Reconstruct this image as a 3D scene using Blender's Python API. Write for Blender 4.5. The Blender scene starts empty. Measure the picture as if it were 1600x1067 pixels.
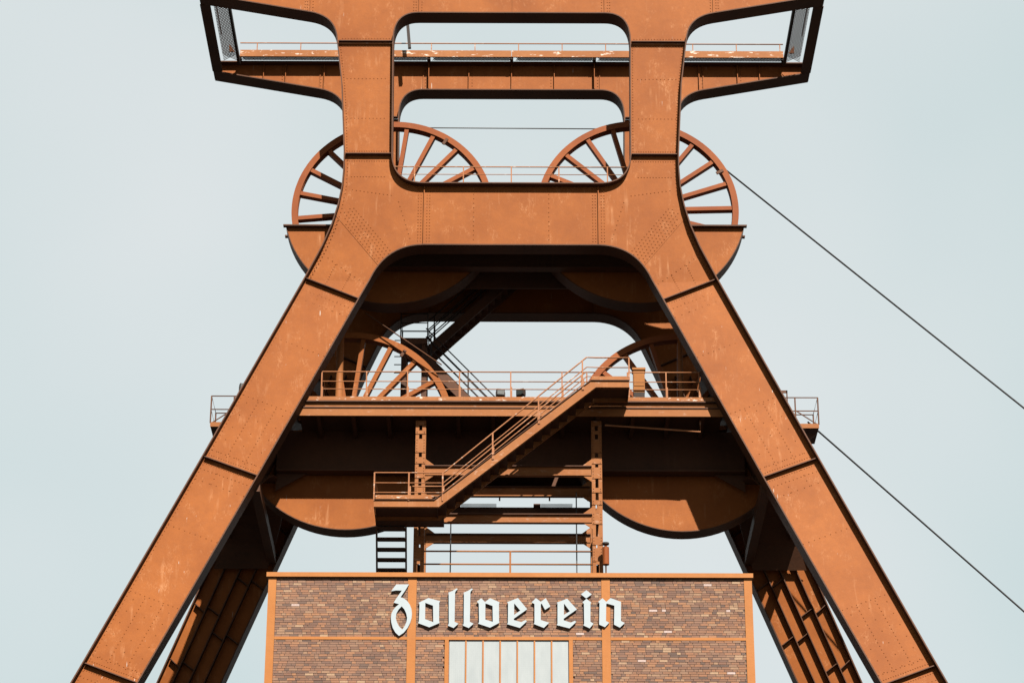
import bpy, math, random
from mathutils import Vector, Matrix
from mathutils.geometry import tessellate_polygon

random.seed(7)
S = bpy.context.scene
COL = S.collection

# ------------------------------------------------------------------ camera
CAM_LOC = Vector((0.0, -78.743, 1.7))
CAM_R = Vector((0.99999593, -0.00159133, 0.00236874))
CAM_U = Vector((-0.00282089, -0.42584623, 0.90479115))
CAM_F = Vector((0.000431101, 0.90479415, 0.42584899))
FPX = 4197.6                                        # focal length in pixels of a 1600 px wide picture
cd = bpy.data.cameras.new('camera')
cam = bpy.data.objects.new('camera', cd); COL.objects.link(cam)
cd.sensor_width = 36.0; cd.lens = FPX / 1600 * 36.0
cd.clip_start = 0.5; cd.clip_end = 6000
cam.matrix_world = Matrix((
    (CAM_R.x, CAM_U.x, -CAM_F.x, CAM_LOC.x),
    (CAM_R.y, CAM_U.y, -CAM_F.y, CAM_LOC.y),
    (CAM_R.z, CAM_U.z, -CAM_F.z, CAM_LOC.z),
    (0, 0, 0, 1)))
S.camera = cam

def at(px, py, Y):
    """a measured picture point turned into (x, z) on the vertical plane at depth Y"""
    d = CAM_F + CAM_R * ((px - 800) / FPX) - CAM_U * ((py - 533.5) / FPX)
    t = (Y - CAM_LOC.y) / d.y
    q = CAM_LOC + d * t
    return (q.x, q.z)

# ------------------------------------------------------------------ sky, sun, exposure
SUN_EL, SUN_AZ = math.radians(41), math.radians(18)   # azimuth: from the viewer's side, towards the right
w = bpy.data.worlds.new('World'); S.world = w; w.use_nodes = True
nt = w.node_tree; nt.nodes.clear()
out = nt.nodes.new('ShaderNodeOutputWorld'); bg = nt.nodes.new('ShaderNodeBackground')
sky = nt.nodes.new('ShaderNodeTexSky'); sky.sky_type = 'NISHITA'; sky.sun_disc = False
sky.sun_elevation = SUN_EL; sky.sun_rotation = math.radians(180) - SUN_AZ
sky.air_density = 1.0; sky.dust_density = 4.0; sky.ozone_density = 1.0
hs = nt.nodes.new('ShaderNodeHueSaturation'); hs.inputs['Saturation'].default_value = 0.35
nt.links.new(sky.outputs[0], hs.inputs['Color'])
haze = nt.nodes.new('ShaderNodeMix'); haze.data_type = 'RGBA'
haze.inputs[0].default_value = 0.96
tcw = nt.nodes.new('ShaderNodeTexCoord'); nzw = nt.nodes.new('ShaderNodeTexNoise')
nzw.inputs['Scale'].default_value = 3.2; nzw.inputs['Detail'].default_value = 3
nt.links.new(tcw.outputs['Generated'], nzw.inputs['Vector'])
rw = nt.nodes.new('ShaderNodeValToRGB')
rw.color_ramp.elements[0].position = 0.34; rw.color_ramp.elements[0].color = (1.47, 1.77, 1.79, 1)
rw.color_ramp.elements[1].position = 0.66; rw.color_ramp.elements[1].color = (1.86, 1.98, 2.00, 1)
nt.links.new(nzw.outputs[0], rw.inputs[0])
nt.links.new(hs.outputs[0], haze.inputs[6]); nt.links.new(rw.outputs[0], haze.inputs[7])
nt.links.new(haze.outputs[2], bg.inputs[0]); bg.inputs[1].default_value = 0.1
nt.links.new(bg.outputs[0], out.inputs[0])
sd = bpy.data.lights.new('sun', 'SUN'); sd.energy = 5.0; sd.angle = math.radians(0.6); sd.color = (1.0, 0.94, 0.85)
so = bpy.data.objects.new('sun', sd); COL.objects.link(so)
TOSUN = Vector((math.sin(SUN_AZ) * math.cos(SUN_EL), -math.cos(SUN_AZ) * math.cos(SUN_EL), math.sin(SUN_EL)))
so.rotation_euler = TOSUN.to_track_quat('Z', 'Y').to_euler(); so.location = (30, -60, 90)
S.view_settings.view_transform = 'Standard'; S.view_settings.look = 'None'
S.view_settings.exposure = 1.95; S.view_settings.gamma = 1.0
S.view_settings.use_curve_mapping = False

# ------------------------------------------------------------------ materials
def newmat(name):
    m = bpy.data.materials.new(name); m.use_nodes = True
    n = m.node_tree.nodes; b = n['Principled BSDF']
    return m, n, m.node_tree.links, b

def mixc(n, l, fac, a, b, mode='MIX'):
    x = n.new('ShaderNodeMix'); x.data_type = 'RGBA'; x.blend_type = mode
    for sock, v in ((x.inputs[0], fac), (x.inputs[6], a), (x.inputs[7], b)):
        if hasattr(v, 'is_linked') or hasattr(v, 'links'): l.new(v, sock)
        else: sock.default_value = v if not isinstance(v, tuple) else (*v, 1.0)
    return x.outputs[2]

def noise(n, l, scale, detail=4, stretch=None, rough=0.55):
    g = n.new('ShaderNodeNewGeometry'); t = n.new('ShaderNodeTexNoise')
    t.inputs['Scale'].default_value = scale; t.inputs['Detail'].default_value = detail
    t.inputs['Roughness'].default_value = rough
    if stretch:
        mp = n.new('ShaderNodeMapping'); mp.inputs['Scale'].default_value = stretch
        l.new(g.outputs['Position'], mp.inputs['Vector']); l.new(mp.outputs[0], t.inputs['Vector'])
    else: l.new(g.outputs['Position'], t.inputs['Vector'])
    return t.outputs[0]

def ramp(n, l, v, p0, p1, c0=0.0, c1=1.0):
    r = n.new('ShaderNodeMapRange'); r.inputs[1].default_value = p0; r.inputs[2].default_value = p1
    r.inputs[3].default_value = c0; r.inputs[4].default_value = c1; l.new(v, r.inputs[0]); return r.outputs[0]

def paint(name, dark, light, chalk, chalk_amt=0.5, rust=0.5, flakes=0.0, rough=0.6, bump=0.25, dents=0.0, drips=0.0):
    m, n, l, b = newmat(name)
    dark, light, chalk = (tuple(v * 0.635 for v in q) for q in (dark, light, chalk))
    c = mixc(n, l, ramp(n, l, noise(n, l, 0.55, 5), 0.32, 0.68), dark, light)
    oi = n.new('ShaderNodeObjectInfo')
    c = mixc(n, l, ramp(n, l, oi.outputs['Random'], 0, 1, 0, 0.14), c, dark)
    # washed-out runs and rubbed patches
    st = ramp(n, l, noise(n, l, 1.0, 4, (7, 7, 0.55)), 0.56, 0.80)
    pt = ramp(n, l, noise(n, l, 0.9, 3), 0.5, 0.72)
    mm = n.new('ShaderNodeMath'); mm.operation = 'MULTIPLY'; l.new(st, mm.inputs[0]); l.new(pt, mm.inputs[1])
    m2 = n.new('ShaderNodeMath'); m2.operation = 'MULTIPLY'; l.new(mm.outputs[0], m2.inputs[0]); m2.inputs[1].default_value = chalk_amt
    c = mixc(n, l, m2.outputs[0], c, chalk)
    c = mixc(n, l, ramp(n, l, noise(n, l, 3.2, 8, None, 0.75), 0.42, 0.62, 0.0, 0.2), c, tuple(v * 0.72 for v in dark))
    # fine mottling and rust specks
    c = mixc(n, l, ramp(n, l, noise(n, l, 9, 6, None, 0.7), 0.35, 0.75, 0.0, 0.35 * rust), c, (0.072, 0.026, 0.012))
    c = mixc(n, l, ramp(n, l, noise(n, l, 38, 2), 0.66, 0.74, 0.0, 0.5 * rust), c, (0.048, 0.019, 0.012))
    if drips:
        d1 = ramp(n, l, noise(n, l, 1.0, 2, (16, 16, 1.1), 0.4), 0.735, 0.76); d2 = ramp(n, l, noise(n, l, 0.8, 1), 0.5, 0.56)
        d3 = n.new('ShaderNodeMath'); d3.operation = 'MULTIPLY'; l.new(d1, d3.inputs[0]); l.new(d2, d3.inputs[1])
        d4 = n.new('ShaderNodeMath'); d4.operation = 'MULTIPLY'; l.new(d3.outputs[0], d4.inputs[0]); d4.inputs[1].default_value = drips
        c = mixc(n, l, d4.outputs[0], c, (0.21, 0.185, 0.16))
        s1 = ramp(n, l, noise(n, l, 1.0, 5, (2.2, 2.2, 1.4), 0.75), 0.55, 0.70); s2 = ramp(n, l, noise(n, l, 26, 3, (1.6, 1, 0.5)), 0.45, 0.62)
        s3 = n.new('ShaderNodeMath'); s3.operation = 'MULTIPLY'; l.new(s1, s3.inputs[0]); l.new(s2, s3.inputs[1])
        s4 = n.new('ShaderNodeMath'); s4.operation = 'MULTIPLY'; l.new(s3.outputs[0], s4.inputs[0]); s4.inputs[1].default_value = 0.5
        c = mixc(n, l, s4.outputs[0], c, chalk)
    if flakes:
        c = mixc(n, l, ramp(n, l, noise(n, l, 5.0, 6, (0.6, 1, 1.6), 0.7), 0.60 - 0.03 * flakes, 0.64, 0.0, min(1, flakes)), c, (0.31, 0.26, 0.22))
    l.new(c, b.inputs['Base Color'])
    b.inputs['Roughness'].default_value = rough
    b.inputs['Specular IOR Level'].default_value = 0.06
    bp = n.new('ShaderNodeBump'); bp.inputs['Strength'].default_value = bump; bp.inputs['Distance'].default_value = 0.01
    l.new(noise(n, l, 14, 5), bp.inputs['Height'])
    if dents:
        b2 = n.new('ShaderNodeBump'); b2.inputs['Strength'].default_value = dents; b2.inputs['Distance'].default_value = 0.05
        l.new(noise(n, l, 1.3, 2), b2.inputs['Height']); l.new(b2.outputs[0], bp.inputs['Normal'])
    l.new(bp.outputs[0], b.inputs['Normal'])
    return m

M = {}
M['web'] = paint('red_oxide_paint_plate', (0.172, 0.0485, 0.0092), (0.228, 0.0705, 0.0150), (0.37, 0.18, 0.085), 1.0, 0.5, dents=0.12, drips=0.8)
M['flange'] = paint('mottled_flange_paint_shade', (0.045, 0.024, 0.016), (0.082, 0.036, 0.019), (0.14, 0.08, 0.05), 0.4, 1.0)  # mottled flange paint, darkened further to carry the shade of soffits and interior
M['rivet'] = paint('red_oxide_paint_rivet', (0.125, 0.04, 0.012), (0.165, 0.056, 0.016), (0.24, 0.11, 0.06), 0.3, 0.6)
M['wheel'] = paint('red_paint_wheel', (0.15, 0.038, 0.0105), (0.205, 0.058, 0.015), (0.26, 0.11, 0.055), 0.5, 0.5)
M['rail'] = paint('faded_paint_rail', (0.215, 0.085, 0.036), (0.28, 0.125, 0.06), (0.36, 0.22, 0.15), 0.7, 0.7, 0.5)
M['kerb'] = paint('flaking_paint', (0.20, 0.072, 0.023), (0.25, 0.10, 0.035), (0.36, 0.21, 0.13), 0.7, 0.6, 1.0)
M['beam'] = paint('orange_paint_beam', (0.195, 0.070, 0.022), (0.245, 0.097, 0.033), (0.34, 0.19, 0.11), 0.7, 0.6, 0.15)
M['hallsteel'] = paint('orange_paint_hall', (0.262, 0.098, 0.027), (0.295, 0.118, 0.035), (0.34, 0.165, 0.07), 0.5, 0.25, rough=0.5)
M['grey'] = paint('dark_steel', (0.020, 0.018, 0.017), (0.032, 0.027, 0.025), (0.05, 0.04, 0.035), 0.3, 0.4)
M['cabinet'] = paint('ochre_cabinet_paint', (0.20, 0.076, 0.018), (0.245, 0.098, 0.026), (0.33, 0.18, 0.09), 0.4, 0.7)

def plain(name, col, rough=0.6, var=0.0, scale=3.0, spec=0.3):
    m, n, l, b = newmat(name)
    c = mixc(n, l, ramp(n, l, noise(n, l, scale, 4), 0.3, 0.7), tuple(v * (1 - var) for v in col), tuple(min(1, v * (1 + var)) for v in col))
    l.new(c, b.inputs['Base Color']); b.inputs['Roughness'].default_value = rough; b.inputs['Specular IOR Level'].default_value = spec
    return m
M['white'] = plain('white_letter_paint', (0.160, 0.182, 0.194), 0.6, 0.03, 4, 0.1)
M['letterside'] = M['white']
M['mortar'] = plain('mortar', (0.048, 0.033, 0.024), 0.9, 0.2, 12)
M['rope'] = plain('greased_wire_rope', (0.018, 0.017, 0.017), 0.6, 0.2, 20)
M['bitumen'] = plain('roof_bitumen', (0.022, 0.021, 0.021), 0.9, 0.2, 2)
M['ground'] = plain('asphalt', (0.03, 0.029, 0.028), 0.9, 0.2, 0.4)
M['lampglass'] = plain('lamp_glass', (0.012, 0.015, 0.014), 0.5, 0.2, 10, 0.2)

def pane_mat():
    m, n, l, b = newmat('wired_frosted_glass')
    c = mixc(n, l, ramp(n, l, noise(n, l, 2.0, 4, (2, 2, 0.7)), 0.3, 0.7), (0.122, 0.135, 0.139), (0.143, 0.155, 0.158))
    g = n.new('ShaderNodeNewGeometry'); sp = n.new('ShaderNodeSeparateXYZ'); l.new(g.outputs['Position'], sp.inputs[0])
    for ax in (0, 2):
        a = n.new('ShaderNodeMath'); a.operation = 'MULTIPLY'; l.new(sp.outputs[ax], a.inputs[0]); a.inputs[1].default_value = 1 / 0.06
        fr = n.new('ShaderNodeMath'); fr.operation = 'FRACT'; l.new(a.outputs[0], fr.inputs[0])
        c = mixc(n, l, ramp(n, l, fr.outputs[0], 0.86, 0.88, 0, 0.22), c, (0.095, 0.107, 0.112))
    l.new(c, b.inputs['Base Color']); b.inputs['Roughness'].default_value = 0.35; b.inputs['Specular IOR Level'].default_value = 0.3
    return m
M['pane'] = pane_mat()

def brick_mat(name, per_island):
    m, n, l, b = newmat(name)
    if per_island:
        g = n.new('ShaderNodeNewGeometry'); rnd = g.outputs['Random Per Island']
    else:
        g = n.new('ShaderNodeObjectInfo'); rnd = g.outputs['Random']
    cr = n.new('ShaderNodeValToRGB'); cr.color_ramp.interpolation = 'CONSTANT'
    cols = [(0.00, (0.075, 0.029, 0.012)), (0.13, (0.095, 0.038, 0.014)), (0.27, (0.061, 0.025, 0.012)), (0.38, (0.117, 0.045, 0.016)),
            (0.49, (0.083, 0.038, 0.019)), (0.60, (0.105, 0.053, 0.027)), (0.70, (0.047, 0.020, 0.011)), (0.78, (0.137, 0.056, 0.019)),
            (0.86, (0.126, 0.068, 0.034)), (0.92, (0.035, 0.017, 0.010)), (0.965, (0.162, 0.099, 0.054)), (0.995, (0.216, 0.163, 0.147))]
    e = cr.color_ramp.elements
    e[0].position = 0; e[0].color = (*cols[0][1], 1); e[1].position = cols[1][0]; e[1].color = (*cols[1][1], 1)
    for p, c in cols[2:]:
        k = e.new(p); k.color = (*c, 1)
    l.new(rnd, cr.inputs[0])
    c = mixc(n, l, ramp(n, l, noise(n, l, 22, 5, None, 0.7), 0.35, 0.7, 0, 0.45), cr.outputs[0], (0.038, 0.02, 0.014))
    c = mixc(n, l, ramp(n, l, noise(n, l, 0.6, 3), 0.4, 0.7, 0, 0.30), c, (0.12, 0.062, 0.038))
    l.new(c, b.inputs['Base Color']); b.inputs['Roughness'].default_value = 0.85
    bp = n.new('ShaderNodeBump'); bp.inputs['Strength'].default_value = 0.5; bp.inputs['Distance'].default_value = 0.008
    l.new(noise(n, l, 45, 4), bp.inputs['Height']); l.new(bp.outputs[0], b.inputs['Normal'])
    return m
M['brick_one'] = brick_mat('brick_single', False)
M['brick_many'] = brick_mat('brick_field', True)

def far_brick():
    m, n, l, b = newmat('brickwork_below')
    g = n.new('ShaderNodeNewGeometry'); mp = n.new('ShaderNodeMapping'); mp.inputs['Rotation'].default_value = (math.pi / 2, 0, 0)
    l.new(g.outputs['Position'], mp.inputs[0])
    t = n.new('ShaderNodeTexBrick'); t.inputs['Scale'].default_value = 1.0
    t.inputs['Color1'].default_value = (0.12, 0.052, 0.03, 1); t.inputs['Color2'].default_value = (0.075, 0.034, 0.022, 1); t.inputs['Mortar'].default_value = (0.06, 0.042, 0.03, 1)
    t.inputs['Mortar Size'].default_value = 0.006; t.inputs['Brick Width'].default_value = 0.255; t.inputs['Row Height'].default_value = 0.077
    l.new(mp.outputs[0], t.inputs['Vector']); l.new(t.outputs[0], b.inputs['Base Color']); b.inputs['Roughness'].default_value = 0.9
    return m
M['farbrick'] = far_brick()

# ------------------------------------------------------------------ mesh helpers
class MB:
    def __init__(s, warp=None): s.v = []; s.f = []; s.warp = warp
    def add(s, vs, fs):
        o = len(s.v); s.v += [tuple(v) for v in vs]; s.f += [tuple(i + o for i in f) for f in fs]; return s
    def box(s, x0, x1, y0, y1, z0, z1):
        vs = [(x0, y0, z0), (x1, y0, z0), (x1, y1, z0), (x0, y1, z0), (x0, y0, z1), (x1, y0, z1), (x1, y1, z1), (x0, y1, z1)]
        return s.add(vs, [(0, 3, 2, 1), (4, 5, 6, 7), (0, 1, 5, 4), (1, 2, 6, 5), (2, 3, 7, 6), (3, 0, 4, 7)])
    def bar(s, p, q, wd, ht, up=(0, 0, 1)):
        p, q = Vector(p), Vector(q); d = (q - p).normalized(); u = Vector(up)
        if abs(d.dot(u)) > 0.98: u = Vector((0, 1, 0))
        r = d.cross(u).normalized(); u = r.cross(d).normalized()
        a, b = r * wd / 2, u * ht / 2; vs = []
        for c in (p, q): vs += [c - a - b, c + a - b, c + a + b, c - a + b]
        return s.add(vs, [(0, 1, 2, 3), (7, 6, 5, 4), (0, 4, 5, 1), (1, 5, 6, 2), (2, 6, 7, 3), (3, 7, 4, 0)])
    def tube(s, pts, r, n=8):
        pts = [Vector(p) for p in pts]; rings = []
        for i, p in enumerate(pts):
            d = (pts[min(i + 1, len(pts) - 1)] - pts[max(i - 1, 0)]).normalized()
            u = Vector((0, 1, 0)) if abs(d.y) < 0.9 else Vector((0, 0, 1))
            a = d.cross(u).normalized(); b = a.cross(d)
            rings.append([p + a * (r * math.cos(2 * math.pi * k / n)) + b * (r * math.sin(2 * math.pi * k / n)) for k in range(n)])
        vs = [v for g in rings for v in g]; fs = []
        for i in range(len(pts) - 1):
            for k in range(n):
                k2 = (k + 1) % n; fs.append((i * n + k, i * n + k2, (i + 1) * n + k2, (i + 1) * n + k))
        fs.append(tuple(range(n))); m = (len(pts) - 1) * n; fs.append(tuple(m + k for k in reversed(range(n))))
        return s.add(vs, fs)
    def prism(s, poly, y0, y1, holes=()):
        loops = [list(poly)] + [list(h) for h in holes]
        flat = [p for lp in loops for p in lp]; n = len(flat)
        tri = tessellate_polygon([[Vector((p[0], p[1], 0)) for p in lp] for lp in loops])
        fs = []
        for t in tri:
            a, b, c = (flat[i] for i in t)
            ar = (b[0] - a[0]) * (c[1] - a[1]) - (b[1] - a[1]) * (c[0] - a[0])
            if abs(ar) < 1e-9: continue
            t = tuple(t) if ar > 0 else (t[0], t[2], t[1])
            fs.append(t); fs.append((t[0] + n, t[2] + n, t[1] + n))
        o = 0
        for lp in loops:
            m = len(lp)
            for i in range(m): fs.append((o + i, o + i + n, o + (i + 1) % m + n, o + (i + 1) % m))
            o += m
        return s.add([(p[0], y0, p[1]) for p in flat] + [(p[0], y1, p[1]) for p in flat], fs)
    def strip(s, line, th, y0, y1):
        """a plate of thickness th that follows a line in the x-z plane, y0..y1 wide"""
        L = [Vector((p[0], p[1])) for p in line]; A = []; B = []
        for i, p in enumerate(L):
            d0 = (L[i] - L[i - 1]).normalized() if i else None
            d1 = (L[i + 1] - L[i]).normalized() if i < len(L) - 1 else None
            d = ((d0 or d1) + (d1 or d0)).normalized(); nn = Vector((-d.y, d.x))
            A.append(p + nn * th / 2); B.append(p - nn * th / 2)
        n = len(L)
        vs = [(p.x, y0, p.y) for p in A] + [(p.x, y0, p.y) for p in B] + [(p.x, y1, p.y) for p in A] + [(p.x, y1, p.y) for p in B]
        fs = []
        for i in range(n - 1):
            fs += [(i, n + i, n + i + 1, i + 1), (2 * n + i + 1, 3 * n + i + 1, 3 * n + i, 2 * n + i),
                   (i, i + 1, 2 * n + i + 1, 2 * n + i), (n + i + 1, n + i, 3 * n + i, 3 * n + i + 1)]
        fs += [(0, 2 * n, 3 * n, n), (n - 1, 2 * n - 1, 4 * n - 1, 3 * n - 1)]
        return s.add(vs, fs)
    def rivet(s, x, y, z, r=0.021, h=0.015):
        n = 6; vs = []
        for rr, hh in ((r, 0), (r * 0.62, h)):
            vs += [(x + rr * math.cos(2 * math.pi * k / n), y - hh, z + rr * math.sin(2 * math.pi * k / n)) for k in range(n)]
        return s.add(vs, [tuple((k, (k + 1) % n, (k + 1) % n + n, k + n)) for k in range(n)] + [tuple(range(n, 2 * n))])
    def disc(s, c, r, y0, y1, n=40):
        return s.prism([(c[0] + r * math.cos(2 * math.pi * k / n), c[1] + r * math.sin(2 * math.pi * k / n)) for k in range(n)], y0, y1)
    def mirror(s):
        s.v = [(-x, y, z) for x, y, z in s.v]; s.f = [tuple(reversed(f)) for f in s.f]; return s
    def build(s, name, mat, parent=None, smooth=False, origin=None):
        vs = [s.warp(v) for v in s.v] if s.warp else s.v
        if origin: vs = [(v[0] - origin[0], v[1] - origin[1], v[2] - origin[2]) for v in vs]
        me = bpy.data.meshes.new(name); me.from_pydata(vs, [], s.f); me.materials.append(mat); me.update()
        if smooth: me.polygons.foreach_set('use_smooth', [True] * len(me.polygons))
        o = bpy.data.objects.new(name, me); COL.objects.link(o)
        if parent: o.parent = parent
        if origin: o.location = origin
        return o

def tag(o, label, cat, group=None):
    o['label'] = label; o['category'] = cat
    if group: o['group'] = group
    return o
def thing(name, label, cat, group=None):
    o = bpy.data.objects.new(name, None); COL.objects.link(o); o.empty_display_size = 0.5
    return tag(o, label, cat, group)
def stuff(o): o['kind'] = 'stuff'; return o
def bez(a, c, b, n=10):
    return [((1 - t) ** 2 * a[0] + 2 * t * (1 - t) * c[0] + t * t * b[0], (1 - t) ** 2 * a[1] + 2 * t * (1 - t) * c[1] + t * t * b[1]) for t in [i / n for i in range(n + 1)]]
def mirp(ps): return [(-x, z) for x, z in reversed(ps)]
def lerp(a, b, t): return tuple(x + (y - x) * t for x, y in zip(a, b))

# ------------------------------------------------------------------ ground
g = MB(); R = 3000
g.add([(-R, -R, 0), (R, -R, 0), (R, R, 0), (-R, R, 0)], [(0, 1, 2, 3)])
go = g.build('ground', M['ground']); go['kind'] = 'structure'

# ------------------------------------------------------------------ winding tower: the two riveted frames
D, FD, K, ZB = 5.18, 0.68, 0.125, 41.0            # frame spacing, flange width, splay of the legs, bend height
tower = thing('winding_tower', 'huge rust red riveted steel headframe with four splayed legs straddling the brick hall', 'winding tower')

UP_TOP = bez((3.2, 51.25), (4.06, 51.25), (4.06, 50.17), 12)
UP_BOT = bez((4.0, 45.77), (4.0, 44.6), (2.9, 44.6), 12)
ARM_KNEE = bez((5.97, 50.17), (6.02, 51.10), (6.95, 51.27), 10)
LOW = bez((2.9, 42.29), (4.12, 42.26), (4.62, 41.02), 12)
KNEE_OUT = [(5.60, 45.77), (5.595, 45.2), (5.63, 44.5), (5.74, 43.8), (5.93, 43.05), (6.22, 42.25), (6.74, 41.10)]
SPL1 = ((4.95, 40.30), (6.74, 41.10)); SPL2 = ((7.90, 33.72), (9.66, 34.42)); SPL3 = ((11.12, 26.66), (12.80, 27.32))
BASE = ((23.6, 0.0), (25.1, 0.0))
TIP = (10.80, 52.0); TOPZ = 52.4

def seam_pts():
    a = (5.81, 43.45); b = min(LOW, key=lambda p: abs(p[1] - 41.62)); return a, b

def quad_at(q, s, t):
    """q = inner-top, outer-top, inner-bottom, outer-bottom; s 0 top..1 bottom, t 0 inner..1 outer"""
    it, ot, ib, ob = q
    return lerp(lerp(it, ib, s), lerp(ot, ob, s), t)

def leg_rivets(mb, q, yw, length, dense=True):
    def row(s, t0, t1, n):
        for i in range(n):
            p = quad_at(q, s, t0 + (t1 - t0) * i / (n - 1)); mb.rivet(p[0], yw, p[1])
    def col(t, s0, s1, step):
        n = max(2, int((s1 - s0) * length / step))
        for i in range(n):
            p = quad_at(q, s0 + (s1 - s0) * i / (n - 1), t); mb.rivet(p[0], yw, p[1])
    e = 0.16 / length
    for s in (e, 1 - e): row(s, 0.05, 0.95, 21)
    row(e * 2.4, 0.04, 0.96, 14); row(1 - 2.2 * e, 0.06, 0.94, 12)
    for t in (0.045, 0.955): col(t, 0.03, 0.97, 0.14)
    if dense:
        for t in (0.33, 0.66): col(t, 0.66, 0.96, 0.12)
        for t in (0.17, 0.5, 0.83): col(t, 0.68, 0.95, 0.34)
        row(0.65, 0.08, 0.94, 11); row(0.33, 0.06, 0.95, 10)
        row(0.10, 0.06, 0.94, 8); col(0.33, 0.02, 0.10, 0.14); col(0.66, 0.02, 0.10, 0.14)

def build_frame(Y0, sgn, yweb, front, SPL2, SPL3, BASE):
    def warp(v):
        return (v[0], Y0 + v[1] + sgn * K * max(0.0, ZB - v[2]), v[2])
    WT = 0.02
    def piece(kind, fn, mat, both=True):
        for m in ((0, 1) if both else (0,)):
            b = MB(warp); fn(b)
            if m: b.mirror()
            b.build(kind, mat, tower)
    g = 0.012
    sa, sb = seam_pts()
    low_hi = [p for p in LOW if p[1] >= sb[1] - 1e-6]; low_lo = [p for p in LOW if p[1] <= sb[1] + 1e-6]
    ko_hi = [p for p in KNEE_OUT if p[1] > sa[1]] + [sa]; ko_lo = [sa] + [p for p in KNEE_OUT if p[1] < sa[1]]
    pan = 'web_panel'
    # --- top girder and arms
    piece(pan, lambda b: b.prism([(g, 51.25), (3.2 - g, 51.25), (3.2 - g, TOPZ), (g, TOPZ)], yweb, yweb + WT), M['web'])
    piece(pan, lambda b: b.prism(UP_TOP + [(4.06, 50.19)] + ARM_KNEE + [(6.95, TOPZ), (3.2, TOPZ)], yweb, yweb + WT), M['web'])
    piece(pan, lambda b: b.prism([(6.95 + g, 51.272), TIP, (TIP[0], TOPZ), (6.95 + g, TOPZ)], yweb, yweb + WT), M['web'])
    # --- upper leg, knee, crossbeam
    piece(pan, lambda b: b.prism([(4.0, 45.79), (5.6, 45.79), (5.76, 48.45), (5.97, 50.15), (4.06, 50.15)], yweb, yweb + WT), M['web'])
    piece(pan, lambda b: b.prism([(2.9 + g, 44.6), (2.9 + g, 42.29)] + low_hi[1:] + list(reversed(ko_hi)) + UP_BOT[:-1], yweb, yweb + WT), M['web'])
    piece(pan, lambda b: b.prism(low_lo + [SPL1[0], SPL1[1]] + list(reversed(ko_lo))[1:], yweb + 0.012, yweb + WT + 0.012), M['web'])
    piece(pan, lambda b: b.prism([(-2.9 + g, 42.29), (2.9 - g, 42.29), (2.9 - g, 44.6), (-2.9 + g, 44.6)], yweb, yweb + WT), M['web'], both=False)
    # --- legs
    for a, b_ in ((SPL1, SPL2), (SPL2, SPL3), (SPL3, BASE)):
        piece(pan, lambda b: b.prism([a[0], b_[0], b_[1], a[1]], yweb, yweb + WT), M['web'])
    # --- flanges
    T = 0.04
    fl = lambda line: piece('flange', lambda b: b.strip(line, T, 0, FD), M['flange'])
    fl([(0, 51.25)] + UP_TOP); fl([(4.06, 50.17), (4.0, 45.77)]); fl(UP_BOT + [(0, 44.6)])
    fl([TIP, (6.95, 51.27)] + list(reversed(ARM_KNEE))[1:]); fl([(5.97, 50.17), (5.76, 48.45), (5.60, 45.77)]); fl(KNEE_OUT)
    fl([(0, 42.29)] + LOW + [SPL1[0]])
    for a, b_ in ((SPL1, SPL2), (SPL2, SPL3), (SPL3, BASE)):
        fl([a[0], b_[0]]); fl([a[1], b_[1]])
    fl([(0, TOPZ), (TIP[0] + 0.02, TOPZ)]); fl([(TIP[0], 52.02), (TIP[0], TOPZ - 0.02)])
    # --- splice ribs
    def rib(a, b_, prot=0.16, th=0.03):
        piece('splice_plate', lambda m: m.strip([lerp(a, b_, 0.02), lerp(a, b_, 0.98)], th, yweb - prot, yweb), M['flange'])
    rib((4.06, 50.17), (5.97, 50.17)); rib((4.0, 45.77), (5.6, 45.77))
    rib(*SPL1); rib(*SPL2); rib(*SPL3)
    piece('splice_plate', lambda m: m.strip([(0, 51.275), (0, TOPZ - 0.025)], 0.10, yweb + 0.021, yweb + 0.035), M['web'], both=False)
    piece('splice_plate', lambda m: m.strip([(2.9, 42.33), (2.9, 44.56)], 0.03, yweb - 0.07, yweb), M['web'])
    piece('splice_plate', lambda m: m.strip([(3.2, 51.29), (3.2, TOPZ - 0.04)], 0.025, yweb - 0.04, yweb), M['web'])
    piece('splice_plate', lambda m: m.strip([(6.95, 51.3), (6.95, TOPZ - 0.04)], 0.025, yweb - 0.04, yweb), M['web'])
    if not front: return warp
    # --- rivets (front frame)
    def rv(fn):
        for m in (0, 1):
            b = MB(warp); fn(b)
            if m: b.mirror()
            stuff(b.build('rivets', M['web'], tower))
    yr = yweb
    def leg(a, b_):
        q = (a[0], a[1], b_[0], b_[1]); ln = math.dist(a[0], b_[0])
        return lambda b: leg_rivets(b, q, yr, ln)
    rv(leg(SPL1, SPL2)); rv(leg(SPL2, SPL3))
    q3 = (SPL3[0], SPL3[1], lerp(SPL3[0], BASE[0], 0.25), lerp(SPL3[1], BASE[1], 0.25)); rv(lambda b: leg_rivets(b, q3, yr, 7.0))
    def knee(b):
        for x in (3.0, 3.09, 2.8, 2.71):
            z = 42.42
            while z < 44.5: b.rivet(x, yr, z, 0.022); z += 0.115
        # diagonal field of rivets above the seam
        dx, dz = sb[0] - sa[0], sb[1] - sa[1]; L = math.hypot(dx, dz); ux, uz = dx / L, dz / L; nx, nz = -uz, ux
        if nz < 0: nx, nz = -nx, -nz
        if nx > 0: nx, nz = nx, nz
        for r in range(6):
            off = 0.07 + r * 0.115
            n = 17
            for i in range(n):
                t = (i + (0.5 if r % 2 else 0)) / n * L * 0.94 + 0.05
                x = sa[0] + ux * t - abs(nx) * off * (1 if ux < 0 else -1) * 0 + nx * off * (-1 if nx > 0 else 1); z = sa[1] + uz * t + nz * off
                if x < 5.55: b.rivet(x, yr, z, 0.024)
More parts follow.
